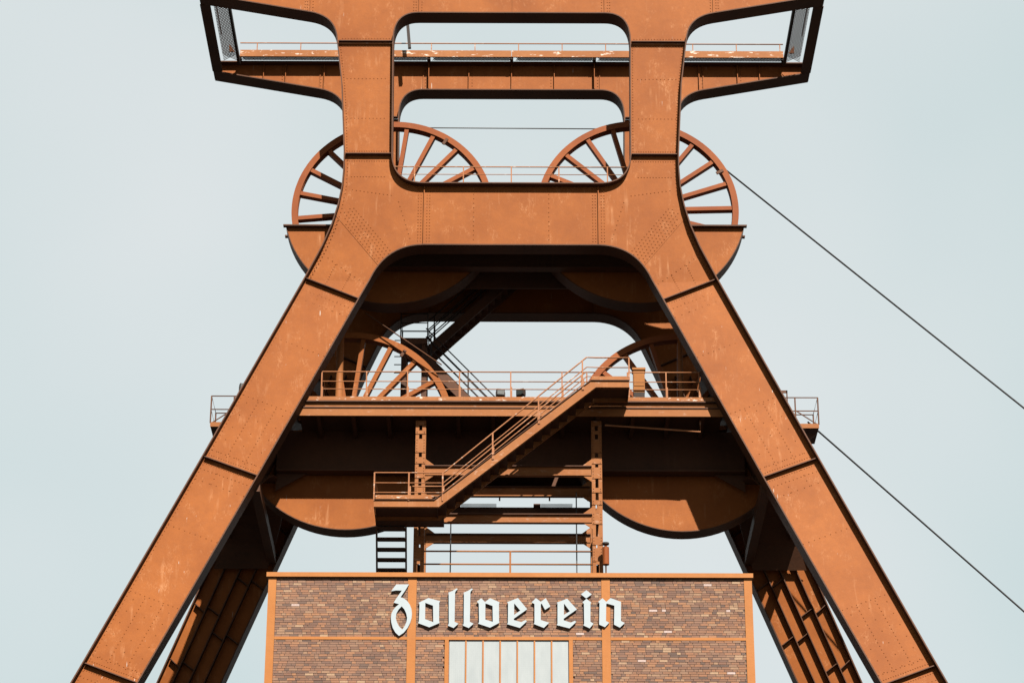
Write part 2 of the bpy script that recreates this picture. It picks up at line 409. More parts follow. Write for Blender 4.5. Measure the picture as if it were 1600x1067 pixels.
        for i in range(len(KNEE_OUT) - 1):
            a, c = KNEE_OUT[i], KNEE_OUT[i + 1]; n = max(2, int(math.dist(a, c) / 0.13))
            for j in range(n):
                p = lerp(a, c, j / n); b.rivet(p[0] - 0.11, yr, p[1] - 0.05, 0.024)
        for i in range(18): b.rivet(4.1 + i * 0.083, yr, 45.55, 0.022)
        for i in range(12): b.rivet(4.25 + i * 0.1, yr, 44.95, 0.022)
        for i in range(11): b.rivet(4.0 + i * 0.13, yr, 44.25 + i * 0.02, 0.022)
        for i in range(9): b.rivet(3.75 - 0.05 * i, yr, 44.0 - i * 0.17, 0.022)
        q = (lerp(sb, SPL1[0], 0.0), sa, SPL1[0], SPL1[1])
        for t in (0.36, 0.66):
            for i in range(9): p = quad_at(q, 0.58 + i * 0.045, t); b.rivet(p[0], yr + 0.012, p[1], 0.024)
        for i in range(20): p = quad_at(q, 0.96, 0.05 + i * 0.047); b.rivet(p[0], yr + 0.012, p[1], 0.024)
        for i in range(9): p = quad_at(q, 0.56, 0.1 + i * 0.09); b.rivet(p[0], yr + 0.012, p[1], 0.024)
        for i in range(16): p = quad_at(q, 0.05 + 0.058 * i, 0.95); b.rivet(p[0], yr + 0.012, p[1], 0.024)
        for x in (1.25,):
            for i in range(11): b.rivet(x, yr, 42.6 + i * 0.17, 0.02)
    rv(knee)
    def upper(b):
        for i in range(38):
            t = i / 37; z = 50.0 - t * 4.05
            b.rivet(4.14 - t * 0.05, yr, z, 0.024); b.rivet(5.86 - t * 0.33 + (0.06 * math.sin(t * 3.1) * -1), yr, z, 0.024)
        for i in range(17): b.rivet(4.2 + i * 0.082, yr, 45.93, 0.024); b.rivet(4.2 + i * 0.098, yr, 50.02, 0.022); b.rivet(4.2 + i * 0.1, yr, 50.34, 0.022)
        for i in range(11): b.rivet(4.3 + i * 0.125, yr, 47.2, 0.02); b.rivet(4.3 + i * 0.13, yr, 48.75, 0.02)
        for x in (3.1, 3.3, 3.38, 6.86, 7.05, 7.13):
            for i in range(9): b.rivet(x, yr, 51.36 + i * 0.115, 0.022)
    rv(upper)
    return warp

SPL2R = ((7.74, 33.72), (9.70, 34.30)); SPL3R = ((10.72, 26.66), (12.58, 27.20)); BASER = ((21.9, 0.0), (23.6, 0.0))
warpF = build_frame(0.0, -1, 0.25, True, SPL2, SPL3, BASE)
warpR = build_frame(D, +1, 0.25, False, SPL2R, SPL3R, BASER)

# rear girder: vertical stiffeners and rivets on the lit web
yw = D + 0.25
for X in (-9.0, -8.2, -6.8, -3.0, -1.55, 0.0, 1.55, 3.0, 6.8, 8.2, 9.0):
    zb = 51.27 if abs(X) < 6.9 else 51.27 + (abs(X) - 6.95) * (0.73 / 3.85)
    wide = 0.24 if abs(X) in (3.0,) else 0.10
    MB().box(X - 0.012, X + 0.012, yw - wide, yw, zb + 0.03, TOPZ - 0.03).build('stiffener', M['web'], tower)
b = MB()
for X in (-8.32, -6.92, -3.12, -1.43, 1.43, 3.12, 6.92, 8.32):
    for i in range(8):
        zb = 51.4 if abs(X) < 6.9 else 51.4 + (abs(X) - 6.95) * 0.19
        if zb + i * 0.13 < TOPZ - 0.05: b.rivet(X, yw, zb + i * 0.13, 0.022)
stuff(b.build('rivets', M['rivet'], tower))

# rear legs: longitudinal stiffeners and cross ribs on the web
def leg_point(z, t):
    pts_i = [SPL1[0], SPL2R[0], SPL3R[0], BASER[0]]; pts_o = [SPL1[1], SPL2R[1], SPL3R[1], BASER[1]]
    def ev(ps):
        for a, c in zip(ps, ps[1:]):
            if z >= c[1]: return a[0] + (c[0] - a[0]) * (a[1] - z) / (a[1] - c[1])
        return ps[-1][0]
    xi, xo = ev(pts_i), ev(pts_o); return (xi + (xo - xi) * t, z)
for m in (1, -1):
    for t in (0.27, 0.51, 0.76):
        b = MB(warpR); b.strip([leg_point(40.0, t), leg_point(33.7, t), leg_point(27.0, t), leg_point(15.0, t)], 0.03, 0.03, 0.25)
        if m < 0: b.mirror()
        b.build('stiffener', M['flange'], tower)
    for j in range(8):
        for (t0, t1, dz) in ((0.03, 0.265, 0.0), (0.275, 0.505, 0.10), (0.515, 0.755, 0.95), (0.765, 0.97, 1.05)):
            z = 36.4 - j * 1.85 + dz
            b = MB(warpR); a, c = leg_point(z - 0.15, t0), leg_point(z + 0.15, t1); b.strip([a, c], 0.025, 0.06, 0.25)
            if m < 0: b.mirror()
            b.build('rib', M['flange'], tower)

# ties between front and rear legs
for m in (-1, 1):
    for (z, x) in ((33.55, 8.02), (26.75, 11.2)):
        yf = -K * (ZB - z) + 0.6; yb = D + K * (ZB - z) + 0.05
        MB().box(m * x - 0.14, m * x + 0.14, yf, yb, z - 0.17, z + 0.17).build('tie_beam', M['flange'], tower)
        x2 = x + 1.45
        MB().box(m * x2 - 0.12, m * x2 + 0.12, yf, yb, z + 0.45, z + 0.75).build('tie_beam', M['flange'], tower)
    # portal web between the front and the rear leg, with an arched lower edge
    prof = []
    zt, zb = 38.6, 34.7
    def yfr(z): return -K * (ZB - z) + FD + 0.01
    def yrr(z): return D + K * (ZB - z) - 0.01
    lo = []
    for i in range(15):
        t_ = i / 14; z = zb - 1.5 * (abs(2 * t_ - 1) ** 4); lo.append((yfr(z) + (yrr(z) - yfr(z)) * t_, z))
    outl = lo + [(yrr(zt), zt), (yfr(zt), zt)]
    for off, nm in ((0.30, 'portal_web'), (0.72, 'portal_web')):
        b = MB(); b.prism(outl, -0.015, 0.015)
        b.v = [(m * (leg_point(z_, off)[0]) + y_, x_, z_) for x_, y_, z_ in b.v]
        b.build(nm, M['flange'], tower)
    b = MB(); b.strip(lo, 0.03, -0.9, 0.9)
    b.v = [(m * leg_point(z_, 0.5)[0] + y_, x_, z_) for x_, y_, z_ in b.v]
    b.build('portal_flange', M['flange'], tower)

# end beams between the arm tips, grating and walkway of the top level
for m in (-1, 1):
    X = m * TIP[0]
    b = MB(); b.box(min(X, X - m * 0.02), max(X, X - m * 0.02), FD + 0.02, D - 0.02, 52.0, TOPZ); b.build('end_beam', M['flange'], tower)
    b = MB(); b.box(min(X + m * 0.03, X - m * 0.33), max(X + m * 0.03, X - m * 0.33), FD + 0.02, D - 0.02, 51.955, 51.995); b.build('end_beam_flange', M['flange'], tower)
    b = MB(); b.box(min(X - m * 0.97, X - m * 0.87) , max(X - m * 0.97, X - m * 0.87), FD + 0.02, D - 0.1, 52.2, 52.36); b.build('grating_bearer', M['grey'], tower)
    b = MB()
    x0, x1 = sorted((X - m * 0.36, X - m * 0.86))
    y = FD + 0.05
    while y < D - 0.5:
        b.bar((x0, y, 52.38), (x1, y + 0.45, 52.38), 0.015, 0.02); y += 0.10
    y = FD + 0.5
    while y < D - 0.05:
        b.bar((x0, y, 52.38), (x1, y - 0.45, 52.38), 0.015, 0.02); y += 0.10
    stuff(b.build('grating', M['grey'], tower))
    b = MB(); b.tube([(X - m * 0.42, 3.6, 52.55), (X - m * 0.42, 0.8, 52.55)], 0.02); b.build('pipe', M['rail'], tower)
    gx = X - m * 0.7
    MB().prism([(gx - 0.10, 52.42), (gx + 0.10, 52.42), (gx + m * 0.1, 52.75)], 4.55, 4.6).build('gusset', M['web'], tower)
yk = 4.88
zk0, zk1, zr = 52.43, 52.70, 53.0
for (x0, x1) in ((-9.85, -5.0), (-5.0, 0), (0, 5.0), (5.0, 9.85)):
    MB().box(x0 + 0.01, x1 - 0.01, yk, yk + 0.05, zk0, zk1).build('kerb', M['kerb'], tower)
b = MB(); x = -9.8
while x < 9.8:
    if not any(abs(x - c) < 0.12 for c in (-3.0, 0.0, 3.0)):
        b.bar((x, yk + 0.05, zk0 + 0.03), (x + 0.14, D + 0.01, zk0 + 0.03), 0.019, 0.02); b.bar((x + 0.14, yk + 0.05, zk0 + 0.03), (x, D + 0.01, zk0 + 0.03), 0.019, 0.02)
    x += 0.055
stuff(b.build('grating', M['grey'], tower))
for X in (-9.85, -3.0, 0.0, 3.0, 9.85):
    MB().box(X - 0.06, X + 0.06, yk + 0.05, D, zk0 - 0.06, zk0 + 0.05).build('grating_bearer', M['grey'], tower)
b = MB(); b.tube([(-9.85, yk + 0.02, zr), (9.85, yk + 0.02, zr)], 0.022); b.build('handrail', M['rail'], tower, True)
for i in range(-6, 7):
    X = i * 1.58 + 0.25
    if abs(X) < 9.8:
        MB().box(X - 0.017, X + 0.017, yk + 0.008, yk + 0.04, zk1, zr).build('post', M['rail'], tower)
p0, p1 = at(636, 40, 4.4), at(640, 76, 4.4)
MB().bar((p0[0], 4.4, p0[1] + 0.3), (p1[0], 4.4, p1[1]), 0.11, 0.11).build('post', M['grey'], tower)

# decks
def deck(name, z, th, x0, x1, y0, y1, mat=None):
    return MB().box(x0, x1, y0, y1, z - th, z).build(name, mat or M['flange'], tower)
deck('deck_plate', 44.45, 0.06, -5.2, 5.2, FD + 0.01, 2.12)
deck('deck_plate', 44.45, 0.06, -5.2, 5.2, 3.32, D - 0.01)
deck('deck_plate', 44.45, 0.06, -7.3, -5.21, 2.95, D - 0.01)  # outer strips added out of view to keep sun off the rear knees
deck('deck_plate', 44.45, 0.06, 5.21, 7.5, 2.95, D - 0.01)  # same unseen sun block behind the right casing
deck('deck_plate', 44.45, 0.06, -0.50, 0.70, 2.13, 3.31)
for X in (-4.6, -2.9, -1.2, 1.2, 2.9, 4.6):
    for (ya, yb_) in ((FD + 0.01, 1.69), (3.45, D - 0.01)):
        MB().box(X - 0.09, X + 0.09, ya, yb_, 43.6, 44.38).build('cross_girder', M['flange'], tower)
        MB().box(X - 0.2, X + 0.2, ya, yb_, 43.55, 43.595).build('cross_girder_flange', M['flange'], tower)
MB().box(-5.3, 5.3, 1.84, 1.88, 42.35, 44.38).build('bearing_girder', M['flange'], tower)  # extra depth added as a dark screen, standing in for recess shade
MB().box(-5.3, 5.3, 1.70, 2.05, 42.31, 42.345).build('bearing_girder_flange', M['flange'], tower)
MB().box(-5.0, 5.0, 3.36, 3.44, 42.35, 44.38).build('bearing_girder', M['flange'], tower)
# rail on the crossbeam
zt = 45.5
b = MB(); b.tube([(-4.0, 0.55, zt), (4.0, 0.55, zt)], 0.021); b.build('handrail', M['rail'], tower, True)
b = MB(); b.tube([(-3.9, 0.55, 45.21), (3.9, 0.55, 45.21)], 0.013); b.build('handrail', M['rail'], tower, True)
for X in (-3.25, -1.61, 0.0, 1.6, 3.23):
    MB().box(X - 0.02, X + 0.02, 0.53, 0.57, 44.62, zt).build('post', M['rail'], tower)

# lower level girders
for y in (1.88, 3.55):
    MB().box(-7.6, 7.6, y, y + 0.03, 34.98, 36.395).build('bearing_girder', M['flange'], tower)
    MB().box(-7.6, 7.6, y - 0.22, y + 0.2, 34.92, 34.975).build('bearing_girder_flange', M['flange'], tower)
MB().box(-7.0, 7.0, D - 0.1, D + 0.1, 36.1, 36.62).build('edge_beam', M['flange'], tower)
for m in (-1, 1):
    MB().prism([(m * 7.6, 34.9), (m * 6.6, 34.9), (m * 7.6, 34.3)], 1.9, 1.93).build('gusset', M['flange'], tower)

# wheel casings: half-round troughs under the wheels
WHEELS = ((-4.05, 44.81), (4.32, 44.86), (-5.32, 36.73), (5.56, 36.70))
def casing(c, ztop, R=3.66, y0=2.18, y1=2.80):
    cx, cz = c; dz = ztop - cz; a0 = math.asin(dz / R)
    n = 44; arc = []
    for i in range(n + 1):
        a = math.pi - a0 + (math.pi + 2 * a0) * i / n
        arc.append((cx + R * math.cos(a), cz + R * math.sin(a)))
    arc2 = [(x, z) for x, z in arc]
    root = MB().prism(list(reversed(arc2)) if False else arc2, y0, y0 + 0.02).build('wheel_casing', M['web'], tower)
    MB().prism(arc2, y1 - 0.02, y1).build('side_plate', M['web'], root)
    MB().strip(arc2, 0.03, y0 - 0.03, y1 + 0.03).build('rim_plate', M['flange'], root)
    xa, xb = arc2[0][0], arc2[-1][0]
    MB().box(xa - 0.1, xb + 0.1, y0 - 0.16, y0 - 0.002, ztop - 0.02, ztop + 0.03).build('top_angle', M['flange'], root)
    MB().box(xa - 0.1, xb + 0.1, y1 + 0.002, y1 + 0.16, ztop - 0.02, ztop + 0.03).build('top_angle', M['flange'], root)
    return root
casing(WHEELS[0], 44.05); casing(WHEELS[1], 44.08)
casing(WHEELS[2], 36.36); casing(WHEELS[3], 36.36)

# ------------------------------------------------------------------ sheave wheels
def sheave(c, phase, label, mat='wheel'):
    cx, cz = c; Y = 2.50; R = 3.45
    t = thing('sheave_wheel', label, 'sheave wheel', 'four rope sheave wheels of the tower')
    t.location = (cx, Y, cz)
    n = 120
    cir = lambda r: [(r * math.cos(2 * math.pi * k / n), r * math.sin(2 * math.pi * k / n)) for k in range(n)]
    def ring(ro, ri, y0, y1):
        b = MB()
        o, i_ = cir(ro), cir(ri)
        vs = [(x, y0, z) for x, z in o] + [(x, y0, z) for x, z in i_] + [(x, y1, z) for x, z in o] + [(x, y1, z) for x, z in i_]
        fs = []
        for k in range(n):
            k2 = (k + 1) % n
            fs += [(k, n + k, n + k2, k2), (2 * n + k, 2 * n + k2, 3 * n + k2, 3 * n + k), (k, k2, 2 * n + k2, 2 * n + k), (n + k2, n + k, 3 * n + k, 3 * n + k2)]
        b.add(vs, fs); return b
    rim = ring(R, R - 0.21, -0.17, -0.05).build('rim', M[mat], t)
    ring(R, R - 0.21, 0.05, 0.17).build('rim', M[mat], t)
    ring(R - 0.12, R - 0.22, -0.05, 0.05).build('rope_groove', M[mat], rim)
    for k in range(21):
        a = math.radians(phase) + 2 * math.pi * k / 21
        d = Vector((math.cos(a), 0, math.sin(a)))
        b = MB(); b.bar(d * 0.4, d * (R - 0.16), 0.25, 0.145, (-math.sin(a), 0, math.cos(a)))
        b.build('spoke', M[mat], t)
    MB().disc((0, 0), 0.55, -0.34, 0.34).build('hub', M[mat], t)
    MB().disc((0, 0), 0.2, -0.5, 0.5, 24).build('axle', M['grey'], t)
    a = math.radians(phase + 25.5)
    b = MB(); b.bar((math.cos(a) * 3.06, -0.19, math.sin(a) * 3.06), (math.cos(a) * 3.32, -0.19, math.sin(a) * 3.32), 0.05, 0.10, (-math.sin(a), 0, math.cos(a))); b.build('clip', M['flange'], t)
    return t
sheave(WHEELS[0], 31.0, 'upper sheave wheel behind the left upright of the tower')
sheave(WHEELS[1], 1.5, 'upper sheave wheel behind the right upright with the rope running off it')
sheave(WHEELS[2], 31.5, 'lower sheave wheel behind the left leg, above the long railing', 'web')
sheave(WHEELS[3], 3.0, 'lower sheave wheel behind the right leg near the cabinet')

# ------------------------------------------------------------------ ropes
def rope(p, q, r, label):
    o = MB().tube([p, q], r, 8).build('wire_rope', M['rope'], None, True); return tag(o, label, 'rope', 'winding ropes')
def far(p, q, z=12.0):
    t = (z - p[1]) / (q[1] - p[1]); return (p[0] + (q[0] - p[0]) * t, 2.50, z)
a, c = at(1130, 262, 2.50), at(1600, 637, 2.50); rope((a[0] - 0.02, 2.50, a[1]), far(a, c), 0.032, 'black wire rope slanting down right from the upper right sheave wheel')
a, c = at(1262, 659, 2.50), at(1600, 955, 2.50); rope((a[0], 2.50, a[1]), far(a, c), 0.032, 'black wire rope slanting down right from the right side balcony')
a, c = at(668, 200, 2.50), at(948, 202, 2.50); rope((a[0] - 0.6, 2.50, a[1]), (c[0] + 0.6, 2.50, c[1]), 0.02, 'thin level wire rope strung between the two upper sheave wheels')

a, c = at(572, 490, 2.0), at(690, 570, 2.0); o = MB().tube([(a[0], 2.0, a[1]), (c[0], 2.0, c[1])], 0.022).build('stay_rod', M['flange'], None, True); tag(o, 'thin rod slanting down right above the lower left sheave wheel', 'rod')

# ------------------------------------------------------------------ lower service platform
plat = thing('service_platform', 'rust orange service platform with long railing spanning between the front legs', 'platform')
MB().box(-6.75, 6.75, 0.0, 0.05, 36.66, 36.80).build('toe_board', M['kerb'], plat)
MB().box(-6.9, 6.9, 0.06, 0.10, 36.44, 36.60).build('fascia_beam', M['beam'], plat)
MB().box(-6.9, 6.9, -0.04, 0.10, 36.605, 36.65).build('fascia_flange', M['flange'], plat)
MB().box(-6.95, 6.95, 0.0, 0.04, 36.13, 36.385).build('fascia_beam', M['beam'], plat)
MB().box(-6.95, 6.95, -0.03, 0.14, 36.39, 36.43).build('fascia_flange', M['flange'], plat)
for (x0, x1, y0, y1) in ((-6.8, 6.8, 0.11, 2.12), (-6.8, 6.8, 3.34, 5.0), (-1.55, 1.8, 2.13, 3.33)):
    MB().box(x0, x1, y0, y1, 36.40, 36.46).build('deck_plate', M['flange'], plat)
for X in [i * 1.12 - 6.16 for i in range(12)]:
    MB().box(X - 0.06, X + 0.06, 0.12, 1.85, 36.12, 36.39).build('joist', M['flange'], plat)
def railing(parent, pts, zs, posts, r=0.021, zbase=36.8, y=0.02, mat='rail'):
    for i, dz in enumerate(zs):
        b = MB(); b.tube([(pts[0], y, dz), (pts[1], y, dz)], r if i == 0 else r * 0.8); b.build('handrail', M[mat], parent, True)
    for X in posts:
        MB().box(X - 0.02, X + 0.02, y - 0.02, y + 0.02, zbase, zs[0]).build('post', M[mat], parent)
        MB().box(X + 0.02, X + 0.05, y - 0.015, y + 0.015, zbase, zbase + 0.35).build('post_stay', M[mat], parent)
railing(plat, (-6.08, 2.5), (37.68, 37.34, 37.07), (-6.08, -4.64, -3.32, -1.65, 0.0, 1.65, 2.45))
railing(plat, (3.78, 6.08), (37.68, 37.34, 37.07), (3.78, 5.0, 6.06))
for X in (-6.08, 6.08):
    for z in (37.68, 37.34, 37.07): MB().tube([(X, 0.02, z), (X, 1.6, z)], 0.018).build('handrail', M['rail'], plat, True)

# cabinet, poles, floodlights, conduit
t = thing('electrical_cabinet', 'ochre electrical cabinet with dark foot on the platform beside the right lower wheel', 'cabinet')
MB().box(3.97, 4.34, 0.5, 0.8, 37.2, 37.98).build('body', M['cabinet'], t)
MB().box(3.94, 4.37, 0.46, 0.83, 37.985, 38.06).build('lid', M['cabinet'], t)
MB().box(3.99, 4.32, 0.484, 0.498, 37.42, 37.86).build('door', M['cabinet'], t)
MB().box(3.98, 4.33, 0.5, 0.8, 36.98, 37.195).build('foot', M['grey'], t)
MB().box(4.08, 4.22, 0.58, 0.72, 36.46, 36.975).build('stand', M['grey'], t)
o = MB().tube([(-5.62, 1.5, 36.46), (-5.62, 1.5, 39.8)], 0.12, 14).build('support_pole', M['beam'], None, True); tag(o, 'thick orange pole before the lower left sheave wheel, close to the left leg', 'pole', 'upright poles on the platform')
o = MB().tube([(5.58, 1.5, 36.46), (5.58, 1.5, 39.8)], 0.075, 14).build('support_pole', M['beam'], None, True); tag(o, 'slimmer orange pole before the lower right sheave wheel', 'pole', 'upright poles on the platform')
def flood(x, y, z, rz, label):
    t = thing('floodlight', label, 'floodlight', 'floodlights on the tower')
    t.location = (x, y, z); t.rotation_euler = (0, 0, rz); t.scale = (0.78, 0.78, 0.78)
    MB().box(-0.17, 0.17, -0.08, 0.12, 0.10, 0.38).build('housing', M['grey'], t)
    MB().box(-0.14, 0.14, -0.10, -0.082, 0.13, 0.35).build('lens', M['lampglass'], t)
    for i in range(5): MB().box(-0.15 + i * 0.07, -0.13 + i * 0.07, 0.122, 0.17, 0.13, 0.35).build('cooling_fin', M['grey'], t)
    for s in (-1, 1): MB().box(s * 0.185 - 0.012, s * 0.185 + 0.012, -0.02, 0.04, 0.0, 0.26).build('bracket', M['grey'], t)
    MB().box(-0.2, 0.2, -0.03, 0.05, -0.04, 0.0).build('bracket', M['grey'], t)
flood(-0.33, 0.45, 36.96, 0.15, 'left one of two small dark floodlights standing side by side on the long platform')
flood(0.32, 0.45, 36.96, -0.5, 'right one of two small dark floodlights standing side by side on the long platform')
pts = [at(945, 664, 0.4), at(1094.5, 674.5, 0.4)]
o = MB().tube([(pts[0][0], 0.4, pts[0][1]), (pts[1][0], 0.4, pts[1][1]), (pts[1][0], 0.4, 36.15)], 0.03).build('drain_pipe', M['rail'], None, True)
tag(o, 'thin bent pipe hanging below the right end of the long platform', 'pipe')

# ------------------------------------------------------------------ front staircase
st = thing('steel_staircase', 'orange steel staircase with railings climbing right to the long platform', 'staircase')
YF, YB = -1.50, -0.42
P0, P1 = (-2.28, 32.40), (2.60, 36.50)
dz = (P1[1] - P0[1]) / (P1[0] - P0[0]); PT = (3.74, 36.50); PL = (-4.22, 32.40)
H = 0.30
for y in (YF, YB):
    poly = [PL, (P0[0] + 0.07, P0[1]), (P1[0] + 0.08, P1[1] - 0.04), (PT[0], P1[1] - 0.04), (PT[0], PT[1] + 0.20), (P1[0] - 0.07, P1[1] + 0.20), (P0[0] - 0.07, P0[1] + 0.24), (PL[0], PL[1] + 0.24)]
    MB().prism(poly, y, y + 0.03).build('stringer', M['beam'], st)
    MB().strip([PL, (P0[0] + 0.07, P0[1]), (P1[0] + 0.08, P1[1] - 0.04), (PT[0], P1[1] - 0.04)], 0.02, y - 0.05 if y == YF else y, y + 0.08).build('stringer_flange', M['beam'], st)
    MB().strip([(PL[0], PL[1] + 0.24), (P0[0] - 0.07, P0[1] + 0.24), (P1[0] - 0.07, P1[1] + 0.20), (PT[0], PT[1] + 0.20)], 0.02, y - 0.05 if y == YF else y, y + 0.08).build('stringer_flange', M['flange'], st)
NST = 18
for i in range(NST):
    t_ = (i + 0.6) / NST; x = P0[0] + (P1[0] - P0[0]) * t_; z = P0[1] + (P1[1] - P0[1]) * t_ + 0.02
    MB().box(x - 0.16, x + 0.12, YF + 0.04, YB - 0.01, z, z + 0.035).build('tread', M['flange'], st)
    MB().box(x - 0.16, x - 0.14, YF + 0.04, YB - 0.01, z - 0.12, z).build('riser', M['flange'], st)
MB().box(PL[0] + 0.02, P0[0], YF + 0.035, YB - 0.005, PL[1] + 0.10, PL[1] + 0.14).build('landing_plate', M['flange'], st)
MB().box(P1[0], PT[0], YF + 0.035, -0.06, PT[1] + 0.08, PT[1] + 0.12).build('landing_plate', M['flange'], st)
MB().box(PT[0] - 0.03, PT[0] + 0.0, YF + 0.035, -0.06, P1[1] - 0.03, PT[1] + 0.07).build('edge_plate', M['flange'], st)
MB().box(PL[0], PL[0] + 0.018, YF + 0.035, YB - 0.01, PL[1] + 0.0, PL[1] + 0.09).build('edge_plate', M['flange'], st)
MB().box(PL[0] + 0.05, P0[0] - 0.15, YF - 0.06, YF - 0.02, PL[1] + 0.25, PL[1] + 0.38).build('toe_board', M['kerb'], st)
MB().box(P1[0] - 0.05, PT[0] - 0.05, YF - 0.05, YF - 0.02, PT[1] + 0.21, PT[1] + 0.33).build('toe_board', M['kerb'], st)
RZ = 1.14
for y in (YF - 0.01, YB + 0.03):
    for k, h in enumerate((RZ, RZ - 0.34, RZ - 0.66)):
        pts = [(PL[0], y, PL[1] + h), (P0[0] + 0.2, y, P0[1] + h), (P1[0] - 0.2, y, P1[1] - 0.02 + h - 0.12), (P1[0] + 0.1, y, PT[1] + h - 0.15), (PT[0], y, PT[1] + h - 0.15)]
        if y > YF and True: pts = pts[:4]
        if y > YF: pts = [(P0[0] - 0.8, y, P0[1] + h)] + pts[1:]
        MB().tube(pts, 0.024 if k == 0 else 0.018).build('handrail', M['rail'], st, True)
    for px in (PL[0], -3.15, P0[0] + 0.18):
        if y > YF and px == PL[0]: continue
        MB().box(px - 0.022, px + 0.022, y - 0.022, y + 0.022, PL[1] + 0.2, PL[1] + RZ).build('post', M['rail'], st)
    for f_ in (0.34, 0.66, 0.97):
        x = P0[0] + 0.2 + (P1[0] - P0[0] - 0.4) * f_; z0 = P0[1] + (x - P0[0]) * dz + 0.15
        zt_ = P0[1] + RZ + (P1[1] - P0[1] - 0.14) * f_
        MB().box(x - 0.022, x + 0.022, y - 0.022, y + 0.022, z0, zt_).build('post', M['rail'], st)
        MB().box(x + 0.025, x + 0.05, y - 0.016, y + 0.016, z0, z0 + 0.4).build('post_stay', M['rail'], st)
    MB().box(PT[0] - 0.022, PT[0] + 0.022, y - 0.022, y + 0.022, PT[1] + 0.2, PT[1] + RZ - 0.15).build('post', M['rail'], st)
for k, h in enumerate((RZ, RZ - 0.34, RZ - 0.66)):
    MB().tube([(PL[0], YF, PL[1] + h), (PL[0], YB + 0.6, PL[1] + h)], 0.018).build('handrail', M['rail'], st, True)
MB().box(PL[0], P0[0] + 0.2, YB + 0.04, 0.16, PL[1] - 0.02, PL[1] + 0.14).build('landing_plate', M['flange'], st)

# ------------------------------------------------------------------ guide tower
gt = thing('guide_tower', 'riveted orange lattice guide tower rising from the hall roof under the platform', 'lattice tower')
ZR = 29.7
def column(X, Y, lit):
    w_ = 0.16; dpt = 0.30
    for s in (-1, 1):
        MB().box(X + s * 0.105 - 0.055, X + s * 0.105 + 0.055, Y, Y + 0.02, ZR, 36.1).build('column_angle', M['beam'], gt)
        MB().box(X + s * w_ - 0.008, X + s * w_ + 0.008, Y + 0.021, Y + dpt, ZR, 36.1).build('column_angle', M['beam'], gt)
    for (z0, z1) in ((35.92, 36.08), (35.62, 35.74), (34.98, 35.45), (34.60, 34.82), (34.10, 34.48), (33.62, 33.78), (33.20, 33.36), (32.55, 32.92), (31.85, 32.13), (31.30, 31.75), (30.6, 30.9)):
        p = MB().box(X - w_, X + w_, Y - 0.022, Y - 0.002, z0, z1).build('batten_plate', M['beam'], gt)
        if Y < 1:
            b = MB(); nr = max(2, int((z1 - z0) / 0.08))
            for i in range(nr):
                for s in (-1, 1): b.rivet(X + s * 0.115, Y - 0.022, z0 + 0.04 + (z1 - z0 - 0.08) * i / max(1, nr - 1), 0.017, 0.016)
            stuff(b.build('rivets', M['rivet'], p))
GX = (-2.875, 2.745)
for Y in (0.30, 2.05):
    for X in GX: column(X, Y, True)
for Y in (0.30, 2.05):
    for (z0, z1) in ((34.22, 34.50), (32.62, 32.86)):
        MB().box(GX[0] + 0.165, GX[1] - 0.165, Y + 0.02, Y + 0.05, z0, z1).build('cross_beam', M['beam'], gt)
        MB().box(GX[0] + 0.165, GX[1] - 0.165, Y - 0.06, Y + 0.12, z1, z1 + 0.03).build('cross_beam_flange', M['flange'], gt)
        MB().box(GX[0] + 0.165, GX[1] - 0.165, Y - 0.06, Y + 0.12, z0 - 0.03, z0).build('cross_beam_flange', M['beam'], gt)
        for X, s in ((GX[0] + 0.16, 1), (GX[1] - 0.16, -1)):
            MB().prism([(X, z1 + 0.02), (X + s * 0.30, z1 + 0.03), (X, z1 + 0.26)], Y - 0.03, Y - 0.01).build('gusset', M['beam'], gt)
            MB().prism([(X, z0 - 0.24), (X + s * 0.30, z0 - 0.03), (X, z0 - 0.03)], Y - 0.03, Y - 0.01).build('gusset', M['beam'], gt)
for X in GX:
    for z in (34.36, 32.74, 31.2):
        MB().box(X - 0.05, X + 0.05, 0.62, 2.04, z - 0.1, z + 0.1).build('side_beam', M['flange'], gt)
MB().tube([(-2.7, 2.35, 34.42 + 0.14), (2.6, 2.35, 34.42 + 0.14)], 0.022).build('handrail', M['rail'], gt, True)
for X in (-1.9, -0.35, 1.27, 2.52):
    MB().box(X - 0.025, X + 0.025, 2.33, 2.37, 34.16, 34.56).build('post', M['rail'], gt)
b = MB()
for (x0, x1) in ((-1.6, -0.45), (1.0, 2.0)):
    x = x0
    while x < x1: b.box(x, x + 0.02, 2.2, 2.5, 33.98, 34.0); x += 0.034
stuff(b.build('grating', M['grey'], gt))
MB().box(-2.6, 2.6, 2.52, 2.58, 33.74, 34.0).build('floor_beam', M['flange'], gt)
MB().box(-2.6, -1.62, 2.2, 2.51, 33.97, 34.0).build('floor_plate', M['flange'], gt)
MB().box(0.75, 0.98, 2.2, 2.51, 33.97, 34.0).build('floor_plate', M['flange'], gt)
for px in (704, 901):
    X = at(px, 850, 1.2)[0]
    MB().tube([(X, 1.2, 29.7), (X, 1.2, 34.0)], 0.02).build('guide_rope', M['rope'], gt, True)
for z in (31.64, 31.21):
    MB().tube([(GX[0] + 0.17, 0.32, z), (GX[1] - 0.17, 0.32, z)], 0.028).build('handrail', M['beam'], gt, True)
MB().box(-0.03, 0.03, 0.30, 0.345, 29.7, 31.64).build('post', M['beam'], gt)

